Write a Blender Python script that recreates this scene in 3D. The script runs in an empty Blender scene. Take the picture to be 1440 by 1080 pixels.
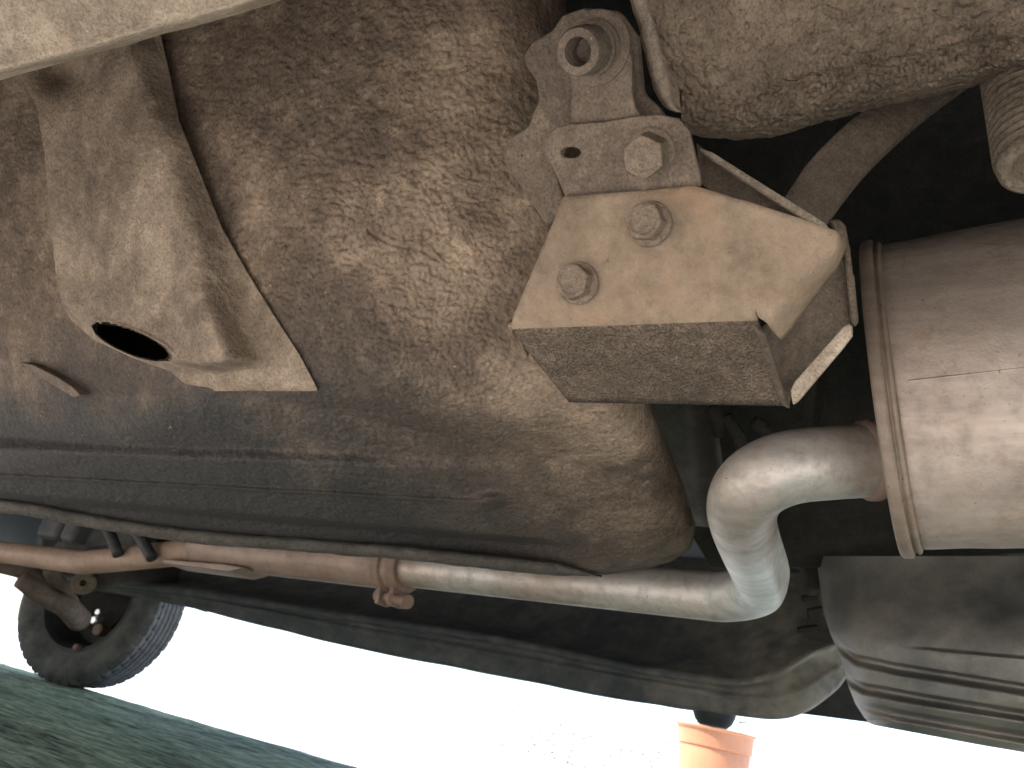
import bpy, bmesh, math, random
import numpy as np
from mathutils import Vector, Matrix

random.seed(7); rng = np.random.default_rng(7)
S = bpy.context.scene
COL = S.collection

# ------------------------------------------------------------------ camera
F = 1080.0                       # focal length in pixels of a 1440 wide picture
CAMH = 0.17                      # the phone is held just above the slab
VPX, VPY = -870.0, 675.0         # where the long lines of the car run to
ROLL = math.radians(12.3)
hz = VPY + (720 - VPX) * math.tan(ROLL)
PITCH = math.atan((hz - 540) * math.cos(ROLL) / F)
_up = np.array([math.cos(PITCH) * math.sin(ROLL), math.cos(PITCH) * math.cos(ROLL), -math.sin(PITCH)])
_v = np.array([(VPX - 720) / F, (540 - VPY) / F, -1.0])
_A = _v - _up * _v.dot(_up); _A /= np.linalg.norm(_A)
_X = np.cross(_A, _up)
M = np.array([_X, _A, _up])      # rows: car right (X), car forward (Y), up (Z) in camera axes
CP = np.array([0, 0, CAMH])
cd = bpy.data.cameras.new('camera'); cam = bpy.data.objects.new('camera', cd); COL.objects.link(cam)
mw = Matrix.Identity(4)
for i in range(3):
    for j in range(3): mw[i][j] = M[i][j]
    mw[i][3] = CP[i]
cam.matrix_world = mw
cd.sensor_width = 36; cd.lens = 36 * F / 1440; cd.clip_start = 0.01; cd.clip_end = 2000
cd.dof.use_dof = True; cd.dof.focus_distance = 0.42; cd.dof.aperture_fstop = 22
S.camera = cam

# ------------------------------------------------------------------ light
SUN_EL, SUN_AZ = math.radians(54), math.radians(318)
w = bpy.data.worlds.new('World'); S.world = w; w.use_nodes = True
nt = w.node_tree; bg = nt.nodes['Background']
sky = nt.nodes.new('ShaderNodeTexSky'); sky.sky_type = 'NISHITA'; sky.sun_disc = False
sky.sun_elevation = SUN_EL; sky.sun_rotation = SUN_AZ; sky.dust_density = 1.5; sky.air_density = 0.7; sky.ozone_density = 0.3
nt.links.new(sky.outputs[0], bg.inputs[0]); bg.inputs[1].default_value = 0.15
sl = bpy.data.lights.new('sun', 'SUN'); sl.energy = 3.0; sl.angle = math.radians(.6); sl.color = (1, .95, .87)
so = bpy.data.objects.new('sun', sl); COL.objects.link(so)
sd = Vector((math.sin(SUN_AZ) * math.cos(SUN_EL), math.cos(SUN_AZ) * math.cos(SUN_EL), math.sin(SUN_EL)))
so.rotation_euler = sd.to_track_quat('Z', 'Y').to_euler()
S.view_settings.view_transform = 'Standard'; S.view_settings.look = 'None'
S.view_settings.exposure = 2.1; S.view_settings.gamma = 1

# ------------------------------------------------------------------ helpers
def P(px, py, d):
    "point seen at a pixel of the photograph at a depth d in metres"
    c = np.stack(np.broadcast_arrays((np.asarray(px, float) - 720) / F * d, (540 - np.asarray(py, float)) / F * d, -np.asarray(d, float)), -1)
    return CP + c @ M.T
def onplane(px, py, n, q):
    "depth at which the ray of a pixel meets the plane through q with normal n"
    r = P(px, py, 1.0) - CP
    return (np.asarray(q) - CP) @ np.asarray(n, float) / (r @ np.asarray(n, float))
def V(a): return Vector([float(x) for x in a])
def sstep(a, b, x):
    t = np.clip((x - a) / (b - a), 0, 1); return t * t * (3 - 2 * t)
def bump1(x, c, wd): return np.exp(-((x - c) / wd) ** 2)

_lat = rng.random((256, 256))
def vnoise(x, y):
    xi = np.floor(x).astype(int); yi = np.floor(y).astype(int); fx = x - xi; fy = y - yi
    fx = fx * fx * (3 - 2 * fx); fy = fy * fy * (3 - 2 * fy)
    g = lambda a, b: _lat[a % 256, b % 256]
    return (g(xi, yi) * (1 - fx) + g(xi + 1, yi) * fx) * (1 - fy) + (g(xi, yi + 1) * (1 - fx) + g(xi + 1, yi + 1) * fx) * fy
def fbm(x, y, o=4):
    s = 0; a = .5
    for k in range(o): s = s + a * vnoise(x * 2 ** k + 17.3 * k, y * 2 ** k + 9.1 * k); a *= .5
    return s
_lx = rng.random((256, 256)); _ly = rng.random((256, 256))
def worley(x, y):
    xi = np.floor(x).astype(int); yi = np.floor(y).astype(int)
    f1 = np.full(x.shape, 9.); f2 = np.full(x.shape, 9.)
    for a in (-1, 0, 1):
        for b in (-1, 0, 1):
            cx = xi + a; cy = yi + b
            d = np.hypot(cx + _lx[cx % 256, cy % 256] - x, cy + _ly[cx % 256, cy % 256] - y)
            f2 = np.where(d < f1, f1, np.minimum(f2, d)); f1 = np.minimum(f1, d)
    return f1, f2

def link(name, me, m, parent=None, smooth=True, label=None):
    o = bpy.data.objects.new(name, me); COL.objects.link(o)
    if m is not None and not me.materials: me.materials.append(m)
    if smooth:
        me.polygons.foreach_set('use_smooth', [True] * len(me.polygons))
    if parent is not None:
        o.parent = parent; o.matrix_parent_inverse = wm(parent).inverted()
    if label: o['label'] = label
    return o
def wm(o):
    m = Matrix.LocRotScale(o.location, o.rotation_euler, o.scale)
    if o.parent: m = wm(o.parent) @ o.matrix_parent_inverse @ m
    return m
def pyd(name, vs, fs, m, parent=None, smooth=True, label=None):
    me = bpy.data.meshes.new(name); me.from_pydata([tuple(map(float, v)) for v in vs], [], fs); me.update()
    return link(name, me, m, parent, smooth, label)
def from_bm(name, bm, m, parent=None, smooth=False, label=None, bevel=0, seg=2, ang=35):
    bmesh.ops.recalc_face_normals(bm, faces=bm.faces[:])
    me = bpy.data.meshes.new(name); bm.to_mesh(me); bm.free()
    o = link(name, me, m, parent, True if smooth or bevel else False, label)
    if bevel:
        b = o.modifiers.new('bevel', 'BEVEL'); b.width = bevel; b.segments = seg; b.limit_method = 'ANGLE'; b.angle_limit = math.radians(ang)
        b.harden_normals = True
    return o
def grid_mesh(name, pts, m, parent=None, label=None, mask=None, closed=False):
    "pts: rows x cols x 3"
    r, c = pts.shape[:2]
    idx = np.arange(r * c).reshape(r, c)
    q = np.stack([idx[:-1, :-1], idx[1:, :-1], idx[1:, 1:], idx[:-1, 1:]], -1)
    if closed:
        q = np.concatenate([q, np.stack([idx[:-1, -1:], idx[1:, -1:], idx[1:, :1], idx[:-1, :1]], -1)], 1)
    if mask is not None:
        k = mask[:-1, :-1] & mask[1:, :-1] & mask[1:, 1:] & mask[:-1, 1:]; q = q[k]
    q = q.reshape(-1, 4)
    me = bpy.data.meshes.new(name)
    me.vertices.add(r * c); me.vertices.foreach_set('co', pts.reshape(-1).astype(np.float32))
    me.loops.add(len(q) * 4); me.loops.foreach_set('vertex_index', q.reshape(-1).astype(np.int32))
    me.polygons.add(len(q)); me.polygons.foreach_set('loop_start', np.arange(0, len(q) * 4, 4, dtype=np.int32))
    try: me.polygons.foreach_set('loop_total', np.full(len(q), 4, dtype=np.int32))
    except Exception: pass
    me.update(calc_edges=True); me.validate()
    return link(name, me, m, parent, True, label)
def pnormal(p):
    n = np.zeros(3)
    for i in range(len(p)):
        a, b = p[i], p[(i + 1) % len(p)]; n += np.cross(a, b)
    return n / np.linalg.norm(n)
def slab(bm, poly, th, holes=None):
    "a sheet of metal: 3D polygon given thickness away from the camera"
    p = np.array(poly, float); c0 = p.mean(0)
    n = pnormal(p - c0)
    if n @ (CP - c0) > 0: n = -n
    f = [bm.verts.new(v) for v in p]; b = [bm.verts.new(v + n * th) for v in p]
    bm.faces.new(f); bm.faces.new(b[::-1])
    for i in range(len(p)):
        j = (i + 1) % len(p); bm.faces.new((f[i], b[i], b[j], f[j]))
def pix(*pts): return [P(*p) for p in pts]
def pl(plane, *pts):
    "pixels thrown on a plane (n, q) plus an optional third value pushing further away"
    return [P(p[0], p[1], onplane(p[0], p[1], *plane) + (p[2] if len(p) > 2 else 0)) for p in pts]
def plane3(a, b, c):
    a, b, c = P(*a), P(*b), P(*c); n = np.cross(b - a, c - a); n /= np.linalg.norm(n)
    if n @ (CP - a) < 0: n = -n
    return n, a
def slabpart(name, poly, th, m, parent, label=None, bevel=.001):
    bm = bmesh.new(); slab(bm, poly, th); return from_bm(name, bm, m, parent, label=label, bevel=bevel)
def curve_pts(pts, n):
    "Catmull-Rom through points (any dimension)"
    p = np.array(pts, float); p = np.vstack([2 * p[0] - p[1], p, 2 * p[-1] - p[-2]])
    out = []
    for i in range(1, len(p) - 2):
        for t in np.linspace(0, 1, n, endpoint=False):
            a, b, c, d = p[i - 1:i + 3]
            out.append(.5 * ((2 * b) + (-a + c) * t + (2 * a - 5 * b + 4 * c - d) * t * t + (-a + 3 * b - 3 * c + d) * t ** 3))
    out.append(p[-2]); return np.array(out)
def frames(path):
    T = np.gradient(path, axis=0); T /= np.linalg.norm(T, axis=1)[:, None]
    n = np.cross(T[0], [0.1, .2, 1]); n /= np.linalg.norm(n); N = []
    for t in T:
        n = n - t * (n @ t); n /= np.linalg.norm(n); N.append(n)
    N = np.array(N); return T, N, np.cross(T, N)
def tube(name, path, rad, m, parent=None, seg=40, label=None, fn=None, caps=True):
    path = np.array(path, float); T, N, B = frames(path)
    rad = np.broadcast_to(rad, (len(path),))
    a = np.linspace(0, 2 * math.pi, seg, endpoint=False)
    r = rad[:, None] * np.ones(seg)
    if fn is not None: r = fn(r, a, path, N, B)
    pts = path[:, None] + r[..., None] * (np.cos(a)[None, :, None] * N[:, None] + np.sin(a)[None, :, None] * B[:, None])
    if caps:
        pts = np.concatenate([np.repeat(path[:1, None], seg, 1), pts, np.repeat(path[-1:, None], seg, 1)], 0)
    return grid_mesh(name, pts, m, parent, label, closed=True)
def lathe_pts(prof, o, ax, seg):
    "prof: list of (along, radius)"
    ax = np.array(ax, float); ax /= np.linalg.norm(ax)
    n = np.cross(ax, [.3, .1, 1]); n /= np.linalg.norm(n); b = np.cross(ax, n)
    a = np.linspace(0, 2 * math.pi, seg, endpoint=False)
    pr = np.array(prof, float)
    return np.array(o) + pr[:, 0][:, None, None] * ax + pr[:, 1][:, None, None] * (np.cos(a)[None, :, None] * n + np.sin(a)[None, :, None] * b)
def lathe(name, prof, o, ax, m, parent=None, seg=40, label=None, sharp=True):
    ob = grid_mesh(name, lathe_pts(prof, o, ax, seg), m, parent, label, closed=True)
    if sharp: autosharp(ob)
    return ob
def autosharp(ob, ang=40):
    me = ob.data; bm = bmesh.new(); bm.from_mesh(me)
    for e in bm.edges:
        if len(e.link_faces) == 2: e.smooth = e.calc_face_angle(0) < math.radians(ang)
    bm.to_mesh(me); bm.free()
def thing(name, label, cat, loc=(0, 0, 0), group=None):
    o = bpy.data.objects.new(name, None); COL.objects.link(o); o.location = loc; o.empty_display_size = .1
    o['label'] = label; o['category'] = cat
    if group: o['group'] = group
    return o

# ------------------------------------------------------------------ materials
class NB:
    def __init__(s, name):
        s.m = bpy.data.materials.new(name); s.m.use_nodes = True; s.t = s.m.node_tree
        s.b = s.t.nodes['Principled BSDF']; s.tc = s.t.nodes.new('ShaderNodeTexCoord').outputs['Object']
    def n(s, t): return s.t.nodes.new(t)
    def l(s, a, b): s.t.links.new(a, b)
    def mapped(s, scale, rot=(0, 0, 0), vec=None):
        q = s.n('ShaderNodeMapping'); q.inputs['Scale'].default_value = scale; q.inputs['Rotation'].default_value = rot
        s.l(vec or s.tc, q.inputs[0]); return q.outputs[0]
    def noise(s, scale, det=4, rough=.55, vec=None, dist=0):
        q = s.n('ShaderNodeTexNoise'); q.inputs['Scale'].default_value = scale; q.inputs['Detail'].default_value = det
        q.inputs['Roughness'].default_value = rough; q.inputs['Distortion'].default_value = dist
        s.l(vec or s.tc, q.inputs[0]); return q.outputs[0]
    def vor(s, scale, feat='F1', vec=None, rand=1):
        q = s.n('ShaderNodeTexVoronoi'); q.feature = feat; q.inputs['Scale'].default_value = scale; q.inputs['Randomness'].default_value = rand
        s.l(vec or s.tc, q.inputs[0]); return q.outputs['Distance']
    def ramp(s, x, stops):
        q = s.n('ShaderNodeValToRGB'); e = q.color_ramp.elements
        while len(e) < len(stops): e.new(.5)
        for i, (p, c) in enumerate(stops):
            e[i].position = p; e[i].color = (c, c, c, 1) if not isinstance(c, tuple) else c + (1,)
        s.l(x, q.inputs[0]); return q.outputs[0]
    def mix(s, f, a, b, mode='MIX'):
        q = s.n('ShaderNodeMix'); q.data_type = 'RGBA'; q.blend_type = mode
        for v, i in ((f, 0), (a, 6), (b, 7)):
            if isinstance(v, (int, float)): q.inputs[i].default_value = v
            elif isinstance(v, tuple): q.inputs[i].default_value = v + (1,)
            else: s.l(v, q.inputs[i])
        return q.outputs[2]
    def math(s, op, a, b=0.0):
        q = s.n('ShaderNodeMath'); q.operation = op
        for v, i in ((a, 0), (b, 1)):
            if isinstance(v, (int, float)): q.inputs[i].default_value = v
            else: s.l(v, q.inputs[i])
        return q.outputs[0]
    def warp(s, scale, amt, vec=None):
        q = s.n('ShaderNodeTexNoise'); q.inputs['Scale'].default_value = scale; s.l(vec or s.tc, q.inputs[0])
        a = s.n('ShaderNodeVectorMath'); a.operation = 'SUBTRACT'; s.l(q.outputs['Color'], a.inputs[0]); a.inputs[1].default_value = (.5, .5, .5)
        b = s.n('ShaderNodeVectorMath'); b.operation = 'SCALE'; s.l(a.outputs[0], b.inputs[0]); b.inputs['Scale'].default_value = amt
        c = s.n('ShaderNodeVectorMath'); c.operation = 'ADD'; s.l(vec or s.tc, c.inputs[0]); s.l(b.outputs[0], c.inputs[1]); return c.outputs[0]
    def bump(s, h, dist, strength=1.0, prev=None):
        q = s.n('ShaderNodeBump'); q.inputs['Distance'].default_value = dist; q.inputs['Strength'].default_value = strength
        s.l(h, q.inputs['Height'])
        if prev is not None: s.l(prev, q.inputs['Normal'])
        return q.outputs[0]
    def done(s, col=None, rough=.8, metal=0., nrm=None, spec=None):
        for v, k in ((col, 'Base Color'), (rough, 'Roughness'), (metal, 'Metallic'), (nrm, 'Normal')):
            if v is None: continue
            if isinstance(v, (int, float)): s.b.inputs[k].default_value = v
            elif isinstance(v, tuple): s.b.inputs[k].default_value = v + (1,)
            else: s.l(v, s.b.inputs[k])
        if spec is not None: s.b.inputs['Specular IOR Level'].default_value = spec
        return s.m

def mud(name, dark, mid, light, big=14, cell=150, cellamt=.0012, grain=520, grainamt=.0006, contrast=.16, stretch=None, rough=.88, speck=True, spec=.25, gc=(.45, 1.3), coat=None, rust=False, stain=0):
    s = NB(name)
    dark, mid, light = [(c[0] * 1.0, c[1] * .87, c[2] * .76) for c in (dark, mid, light)]
    v = s.mapped(*stretch) if stretch else s.tc
    n1 = s.noise(big, 6, .62, dist=.6)
    col = s.ramp(n1, [(.5 - contrast * 1.2, dark), (.5, mid), (.5 + contrast * 1.2, light)])
    if stain:                      # broad films of old oil and road grime
        st = s.ramp(s.noise(stain, 5, .6, s.warp(3, .2)), [(.44, 0.), (.60, .8)])
        col = s.mix(st, col, dark)
    n2 = s.noise(big * 7, 5, .7, v)
    col = s.mix(.42, col, s.ramp(n2, [(.3, tuple(c * .45 for c in mid)), (.55, mid), (.75, tuple(c * 1.1 for c in light))]))
    g = s.noise(grain, 3, .7, v)
    col = s.mix(.75, col, s.ramp(g, [(.3, gc[0]), (.5, 1.0), (.7, gc[1])]), 'MULTIPLY')
    if rust:
        rz = s.math('MULTIPLY', s.ramp(s.noise(19, 4, .6), [(.56, 0.), (.72, 1.)]), .38)
        col = s.mix(rz, col, (.36, .20, .105))
        sm = s.ramp(s.noise(55, 6, .75, dist=.5), [(.54, 0.), (.68, .38)])
        col = s.mix(sm, col, tuple(c * .45 for c in mid))
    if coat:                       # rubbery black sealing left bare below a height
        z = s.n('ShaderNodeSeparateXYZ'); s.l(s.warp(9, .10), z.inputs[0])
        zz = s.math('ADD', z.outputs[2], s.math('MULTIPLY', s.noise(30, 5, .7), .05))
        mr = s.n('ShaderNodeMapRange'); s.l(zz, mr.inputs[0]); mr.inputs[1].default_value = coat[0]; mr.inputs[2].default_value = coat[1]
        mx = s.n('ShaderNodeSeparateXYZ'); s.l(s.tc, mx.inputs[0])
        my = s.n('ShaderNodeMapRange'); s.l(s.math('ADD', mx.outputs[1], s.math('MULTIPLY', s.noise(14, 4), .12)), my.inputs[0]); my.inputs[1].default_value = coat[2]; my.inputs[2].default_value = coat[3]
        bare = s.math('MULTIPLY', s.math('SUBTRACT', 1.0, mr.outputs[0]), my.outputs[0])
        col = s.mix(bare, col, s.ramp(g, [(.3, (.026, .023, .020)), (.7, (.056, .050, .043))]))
    if speck:
        pit = s.ramp(s.vor(190, vec=s.warp(60, .01)), [(.06, 1.0), (.13, 0.0)])
        keep = s.ramp(s.noise(55, 2), [(.5, 0.), (.62, 1.)])
        pk = s.math('MULTIPLY', pit, keep)
        col = s.mix(s.math('MULTIPLY', pk, .75), col, tuple(c * .3 for c in dark))
        gl = s.math('MULTIPLY', s.ramp(s.vor(150, vec=s.warp(40, .02)), [(.045, 1.), (.075, 0.)]), s.ramp(s.noise(40, 2), [(.48, 0.), (.6, 1.)]))
        col = s.mix(s.math('MULTIPLY', gl, .5), col, tuple(min(1, c * 1.7) for c in light))
    wv = s.warp(90, .012, v)
    c1 = s.ramp(s.vor(cell, 'SMOOTH_F1', wv), [(.0, 1.), (.75, 0.)])
    nb = s.bump(c1, cellamt)
    nb = s.bump(g, grainamt, prev=nb)
    nb = s.bump(n2, .0015, .7, prev=nb)
    return s.done(col, rough, 0, nb, spec)

zb_d = P(480, 575, .55)[2]
DUST = ((.075, .058, .045), (.20, .155, .118), (.34, .27, .205))
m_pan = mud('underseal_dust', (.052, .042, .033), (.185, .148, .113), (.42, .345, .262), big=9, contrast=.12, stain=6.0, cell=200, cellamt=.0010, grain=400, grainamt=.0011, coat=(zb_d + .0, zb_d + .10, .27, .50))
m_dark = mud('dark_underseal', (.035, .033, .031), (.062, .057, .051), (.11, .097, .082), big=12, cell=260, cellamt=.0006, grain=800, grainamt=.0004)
m_gus = mud('dusty_gusset', (.085, .069, .054), (.235, .196, .153), (.41, .352, .275), big=11, contrast=.13, stain=8.0, cell=260, cellamt=.0006, grain=520, grainamt=.0007)
m_plate = mud('dusty_plate', (.14, .110, .080), (.250, .202, .152), (.335, .276, .209), big=13, rust=True, cell=330, cellamt=.0003, grain=1100, grainamt=.00022, gc=(.78, 1.1))
m_road = mud('road_spray_mud', (.06, .048, .038), (.15, .122, .094), (.31, .258, .205), big=16, cell=520, cellamt=.0020, grain=620, grainamt=.0016, stretch=((1., 1.25, 1.), (0, 0, .25)))
m_brown = mud('brown_dirt', (.062, .051, .041), (.135, .112, .09), (.23, .193, .153), big=20, cell=240, cellamt=.0006, grain=700, grainamt=.0005)
m_lip = mud('pale_dust', (.17, .147, .118), (.40, .352, .285), (.54, .485, .40), big=30, stain=24.0, cell=300, cellamt=.0005, grain=900, grainamt=.0004)
m_crust = mud('mud_crust', (.08, .066, .050), (.19, .158, .122), (.33, .276, .214), big=14, cell=190, cellamt=.0024, grain=600, grainamt=.0010, stretch=((1.3, 1.3, .6), (0, 0, 0)))
m_lipd = mud('grey_seam', (.035, .035, .032), (.062, .061, .055), (.11, .103, .09), big=22, cell=260, cellamt=.0006)
m_black = mud('near_black', (.018, .018, .018), (.034, .033, .031), (.065, .06, .053), big=8, cell=90, cellamt=.0006, grain=500, grainamt=.0003, speck=False)

def steel(name, base, tint, rough=.42, metal=.85, grime=.5, rust=.0, scuff=0., lightened=None):
    s = NB(name)
    n1 = s.noise(10, 5, .6); n2 = s.noise(70, 5, .65); n3 = s.noise(600, 2, .6)
    col = s.ramp(n1, [(.3, base), (.7, tint)])
    gm = s.ramp(n2, [(.45, 0.), (.75, 1.)])
    if lightened is not None:          # lighter stretch: light from the side gap put into the colour, cleaner metal too
        dv = s.n('ShaderNodeVectorMath'); dv.operation = 'DISTANCE'; s.l(s.warp(20, .03), dv.inputs[0]); dv.inputs[1].default_value = tuple(lightened)
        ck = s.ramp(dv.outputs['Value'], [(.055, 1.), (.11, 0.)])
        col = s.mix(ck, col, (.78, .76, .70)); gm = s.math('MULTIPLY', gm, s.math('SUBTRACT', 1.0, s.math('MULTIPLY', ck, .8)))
    col = s.mix(s.math('MULTIPLY', gm, grime), col, (.13, .095, .07))
    pit = s.math('MULTIPLY', s.ramp(s.vor(210, vec=s.warp(70, .012)), [(.07, 1.), (.15, 0.)]), s.ramp(s.noise(38, 3), [(.5, 0.), (.6, 1.)]))
    col = s.mix(s.math('MULTIPLY', pit, .85), col, (.03, .022, .017))
    rm = s.math('MULTIPLY', s.ramp(s.noise(45, 6, .7), [(.58, 0.), (.7, 1.)]), rust)
    col = s.mix(rm, col, (.25, .11, .045))
    sv = s.mapped((90, 14, 40), (.5, .3, .4), s.warp(8, .03))
    scr = s.math('MULTIPLY', s.ramp(s.vor(1.0, 'DISTANCE_TO_EDGE', sv), [(.0, 1.), (.022, 0.)]), s.ramp(s.noise(16, 3), [(.55, 0.), (.62, scuff)]))
    col = s.mix(scr, col, (.07, .045, .03))
    smear = s.ramp(s.noise(1, 5, .65, s.mapped((60, 9, 60))), [(.35, .72), (.65, 1.12)])
    col = s.mix(.8, col, smear, 'MULTIPLY')
    met = s.math('MULTIPLY', s.math('SUBTRACT', 1.0, s.math('MAXIMUM', s.math('MULTIPLY', gm, grime), s.math('MAXIMUM', rm, pit))), metal)
    rg = s.math('ADD', s.math('MULTIPLY', n2, .25), rough - .1)
    nb = s.bump(n3, .0002); nb = s.bump(n2, .0006, .6, prev=nb)
    return s.done(col, rg, met, nb)
m_pipe = steel('exhaust_steel', (.41, .32, .245), (.57, .52, .45), .48, .5, .5, .25, lightened=P(1066, 800, .64))
m_muf = steel('muffler_steel', (.37, .27, .20), (.47, .38, .305), .55, .45, .55, .55, .4)
m_rustpipe = steel('heat_browned_steel', (.27, .175, .12), (.34, .245, .18), .55, .35, .5, .4)
m_orange = steel('orange_browned_steel', (.29, .18, .115), (.34, .235, .16), .65, .25, .4, .4)
m_rim = steel('muffler_rim_steel', (.21, .145, .10), (.32, .245, .18), .6, .4, .65, .7)
m_rust = steel('rusty_clamp', (.19, .11, .075), (.27, .19, .14), .7, .15, .6, .7)

def plastic(name, a, b, rough=.55, dust=(.17, .145, .115), amt=.5, thr=.5, splash=None):
    s = NB(name)
    n = s.noise(13, 6, .65); g = s.noise(500, 3, .7)
    col = s.mix(s.math('MULTIPLY', s.ramp(n, [(thr - .08, 0.), (thr + .2, 1.)]), amt), s.ramp(s.noise(40, 3), [(.3, a), (.7, b)]), dust)
    col = s.mix(.35, col, s.ramp(g, [(.3, .5), (.7, 1.25)]), 'MULTIPLY')
    if splash:                     # tan spray thrown up by the rear wheel
        sy = s.n('ShaderNodeSeparateXYZ'); s.l(s.tc, sy.inputs[0])
        ms = s.n('ShaderNodeMapRange'); s.l(s.math('ADD', sy.outputs[1], s.math('MULTIPLY', s.math('SUBTRACT', s.noise(9, 5, .65), .5), .5)), ms.inputs[0])
        ms.inputs[1].default_value = splash[0]; ms.inputs[2].default_value = splash[1]
        col = s.mix(s.math('MULTIPLY', ms.outputs[0], s.ramp(s.noise(22, 4, .6), [(.35, .35), (.6, .95)])), col, splash[2])
    sp = s.math('MULTIPLY', s.ramp(s.vor(120), [(.05, 1.), (.1, 0.)]), .5)
    col = s.mix(sp, col, dust)
    return s.done(col, rough, 0, s.bump(g, .0003), .4)
m_bump = plastic('bumper_plastic', (.11, .106, .095), (.15, .142, .125), .5, (.30, .26, .205), .75, .42)
m_sill = plastic('sill_paint', (.036, .040, .038), (.062, .066, .062), .75, (.20, .18, .15), .4, .5, (.66, .40, (.27, .232, .178)))
m_rubber = plastic('black_rubber', (.018, .018, .018), (.03, .03, .029), .7, (.12, .1, .08), .35, .5)
m_tyre = plastic('tyre_rubber', (.036, .035, .031), (.055, .053, .047), .75, (.20, .18, .145), .5, .46)
m_hose = mud('dusty_hose', (.07, .062, .048), (.15, .13, .102), (.24, .21, .165), big=40, cell=300, cellamt=.0005)
m_shield = steel('heat_shield', (.23, .22, .20), (.30, .28, .25), .5, .5, .5, 0)
m_body = NB('body_paint').done((.18, .19, .2), .35, 0)
s = NB('pot_terracotta'); m_pot = s.done(s.mix(.3, (.48, .21, .11), s.ramp(s.noise(20, 4), [(.3, .6), (.7, 1.2)]), 'MULTIPLY'), .6)
m_soil = NB('potting_soil').done((.05, .035, .025), .95)
m_leaf = NB('leaf').done((.09, .13, .05), .6)
s = NB('stud_steel'); m_stud = s.done((.75, .74, .7), .3, .9)

# ------------------------------------------------------------------ the setting
s = NB('outer_paving')
n = s.noise(3, 6, .6)
m_out = s.done(s.ramp(n, [(.3, (.55, .55, .53)), (.7, (.72, .72, .70))]), .9, 0, s.bump(s.noise(90, 4), .004))
s = NB('weathered_green_wood')
v = s.mapped((1.0, .2, 1.))
n1 = s.noise(7, 7, .68, v, .8); n2 = s.noise(60, 7, .75, v, .5)
c = s.ramp(n1, [(.38, (.07, .065, .03)), (.49, (.42, .46, .25)), (.6, (.74, .80, .46))])
c = s.mix(.55, c, s.ramp(n2, [(.42, (.03, .025, .012)), (.5, (.44, .48, .27)), (.58, (.76, .82, .50))]))
fl = s.ramp(s.noise(60, 5, .7, v), [(.66, 0.), (.72, 1.)])
c = s.mix(s.math('MULTIPLY', fl, .7), c, (.42, .38, .31))
n3 = s.noise(130, 5, .7, s.mapped((1., .06, 1.)), .2)
c = s.mix(.65, c, s.ramp(n3, [(.36, .35), (.5, 1.0), (.64, 1.35)]), 'MULTIPLY')
m_slab = s.done(c, .85, 0, s.bump(n2, .012, 1.0, s.bump(n1, .015, .7)), .12)
def setting(o): o['kind'] = 'structure'; return o
XS = 1.66                       # far edge of the slab
gs = 160.0
setting(pyd('ground', [(-gs, -gs, -.06), (gs, -gs, -.06), (gs, gs, -.06), (-gs, gs, -.06)], [(0, 1, 2, 3)], m_out, smooth=False))
# slab with a slightly worn edge
ny = 260
yy = np.linspace(-3, 7, ny); xs = np.concatenate([np.linspace(.30, 1.5, 56), np.linspace(1.52, XS - .006, 12)])
gx, gy = np.meshgrid(xs, yy)
gz = (fbm(gx * 5, gy * 2) - .5) * .006 + (fbm(gx * 40, gy * 14) - .5) * .006
ed = XS + (fbm(yy * 9, yy * 0 + 3.3) - .5) * .012
pts = np.stack([gx, gy, gz - .003], -1)
e0 = np.stack([np.full(ny, .295), yy, np.full(ny, -.07)], -1)[:, None]
e1 = np.stack([ed, yy, gz[:, -1] - .010], -1)[:, None]; e2 = np.stack([ed + .004, yy, np.full(ny, -.07)], -1)[:, None]
pts = np.concatenate([e0, pts, e1, e2], 1)
setting(grid_mesh('timber_ramp', pts, m_slab))

# ------------------------------------------------------------------ the car
car = thing('car', 'underside of a parked car, muddy floor pan, exhaust and bolted bracket seen from below', 'car', (.82, 1.4, 0))

# --- floor pan (well of the spare wheel)
def interp(x, pts):
    p = np.array(pts, float); return np.interp(x, p[:, 0], p[:, 1])
XR = [(-150, 800), (0, 795), (100, 800), (220, 830), (350, 880), (470, 905), (570, 915), (630, 940), (690, 964), (740, 979), (770, 972), (790, 945), (801, 905), (808, 850)]
YB = [(-220, 690), (0, 716), (280, 757), (560, 778), (850, 808), (1000, 808)]
wall = plane3((0, 300, .70), (520, 300, .50), (420, 520, .53))
zb_d = P(480, 575, .55)[2]
def pan_depth(x, y):
    dS = onplane(x, y, *wall)
    dS = dS - .018 * bump1(x, 480, 260) * bump1(y, 250, 260) + .00012 * np.maximum(0, x - 560)
    dB = (zb_d - CAMH) / np.maximum(P(x, y, np.ones_like(x))[..., 2] - CAMH, 1e-3)
    dB = np.where(dB > .56, .56 + .45 * (dB - .56) / (1 + .9 * (dB - .56)), dB)      # the bottom of the well slopes down inward
    k = .03 + .09 * sstep(520, 820, x)
    h = np.clip(.5 + .5 * (dS - dB) / k, 0, 1)
    return dB * (1 - h) + dS * h + k * h * (1 - h) * .9
def pan_base(x, y):
    d = pan_depth(x, y)
    xr = interp(y, XR); W = np.where(y < 430, 130, 85.)
    t = np.clip(1 - (xr - x) / W, 0, 1); d = d + .075 * (1 - np.sqrt(np.maximum(1 - t * t, 0)))
    return d
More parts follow.
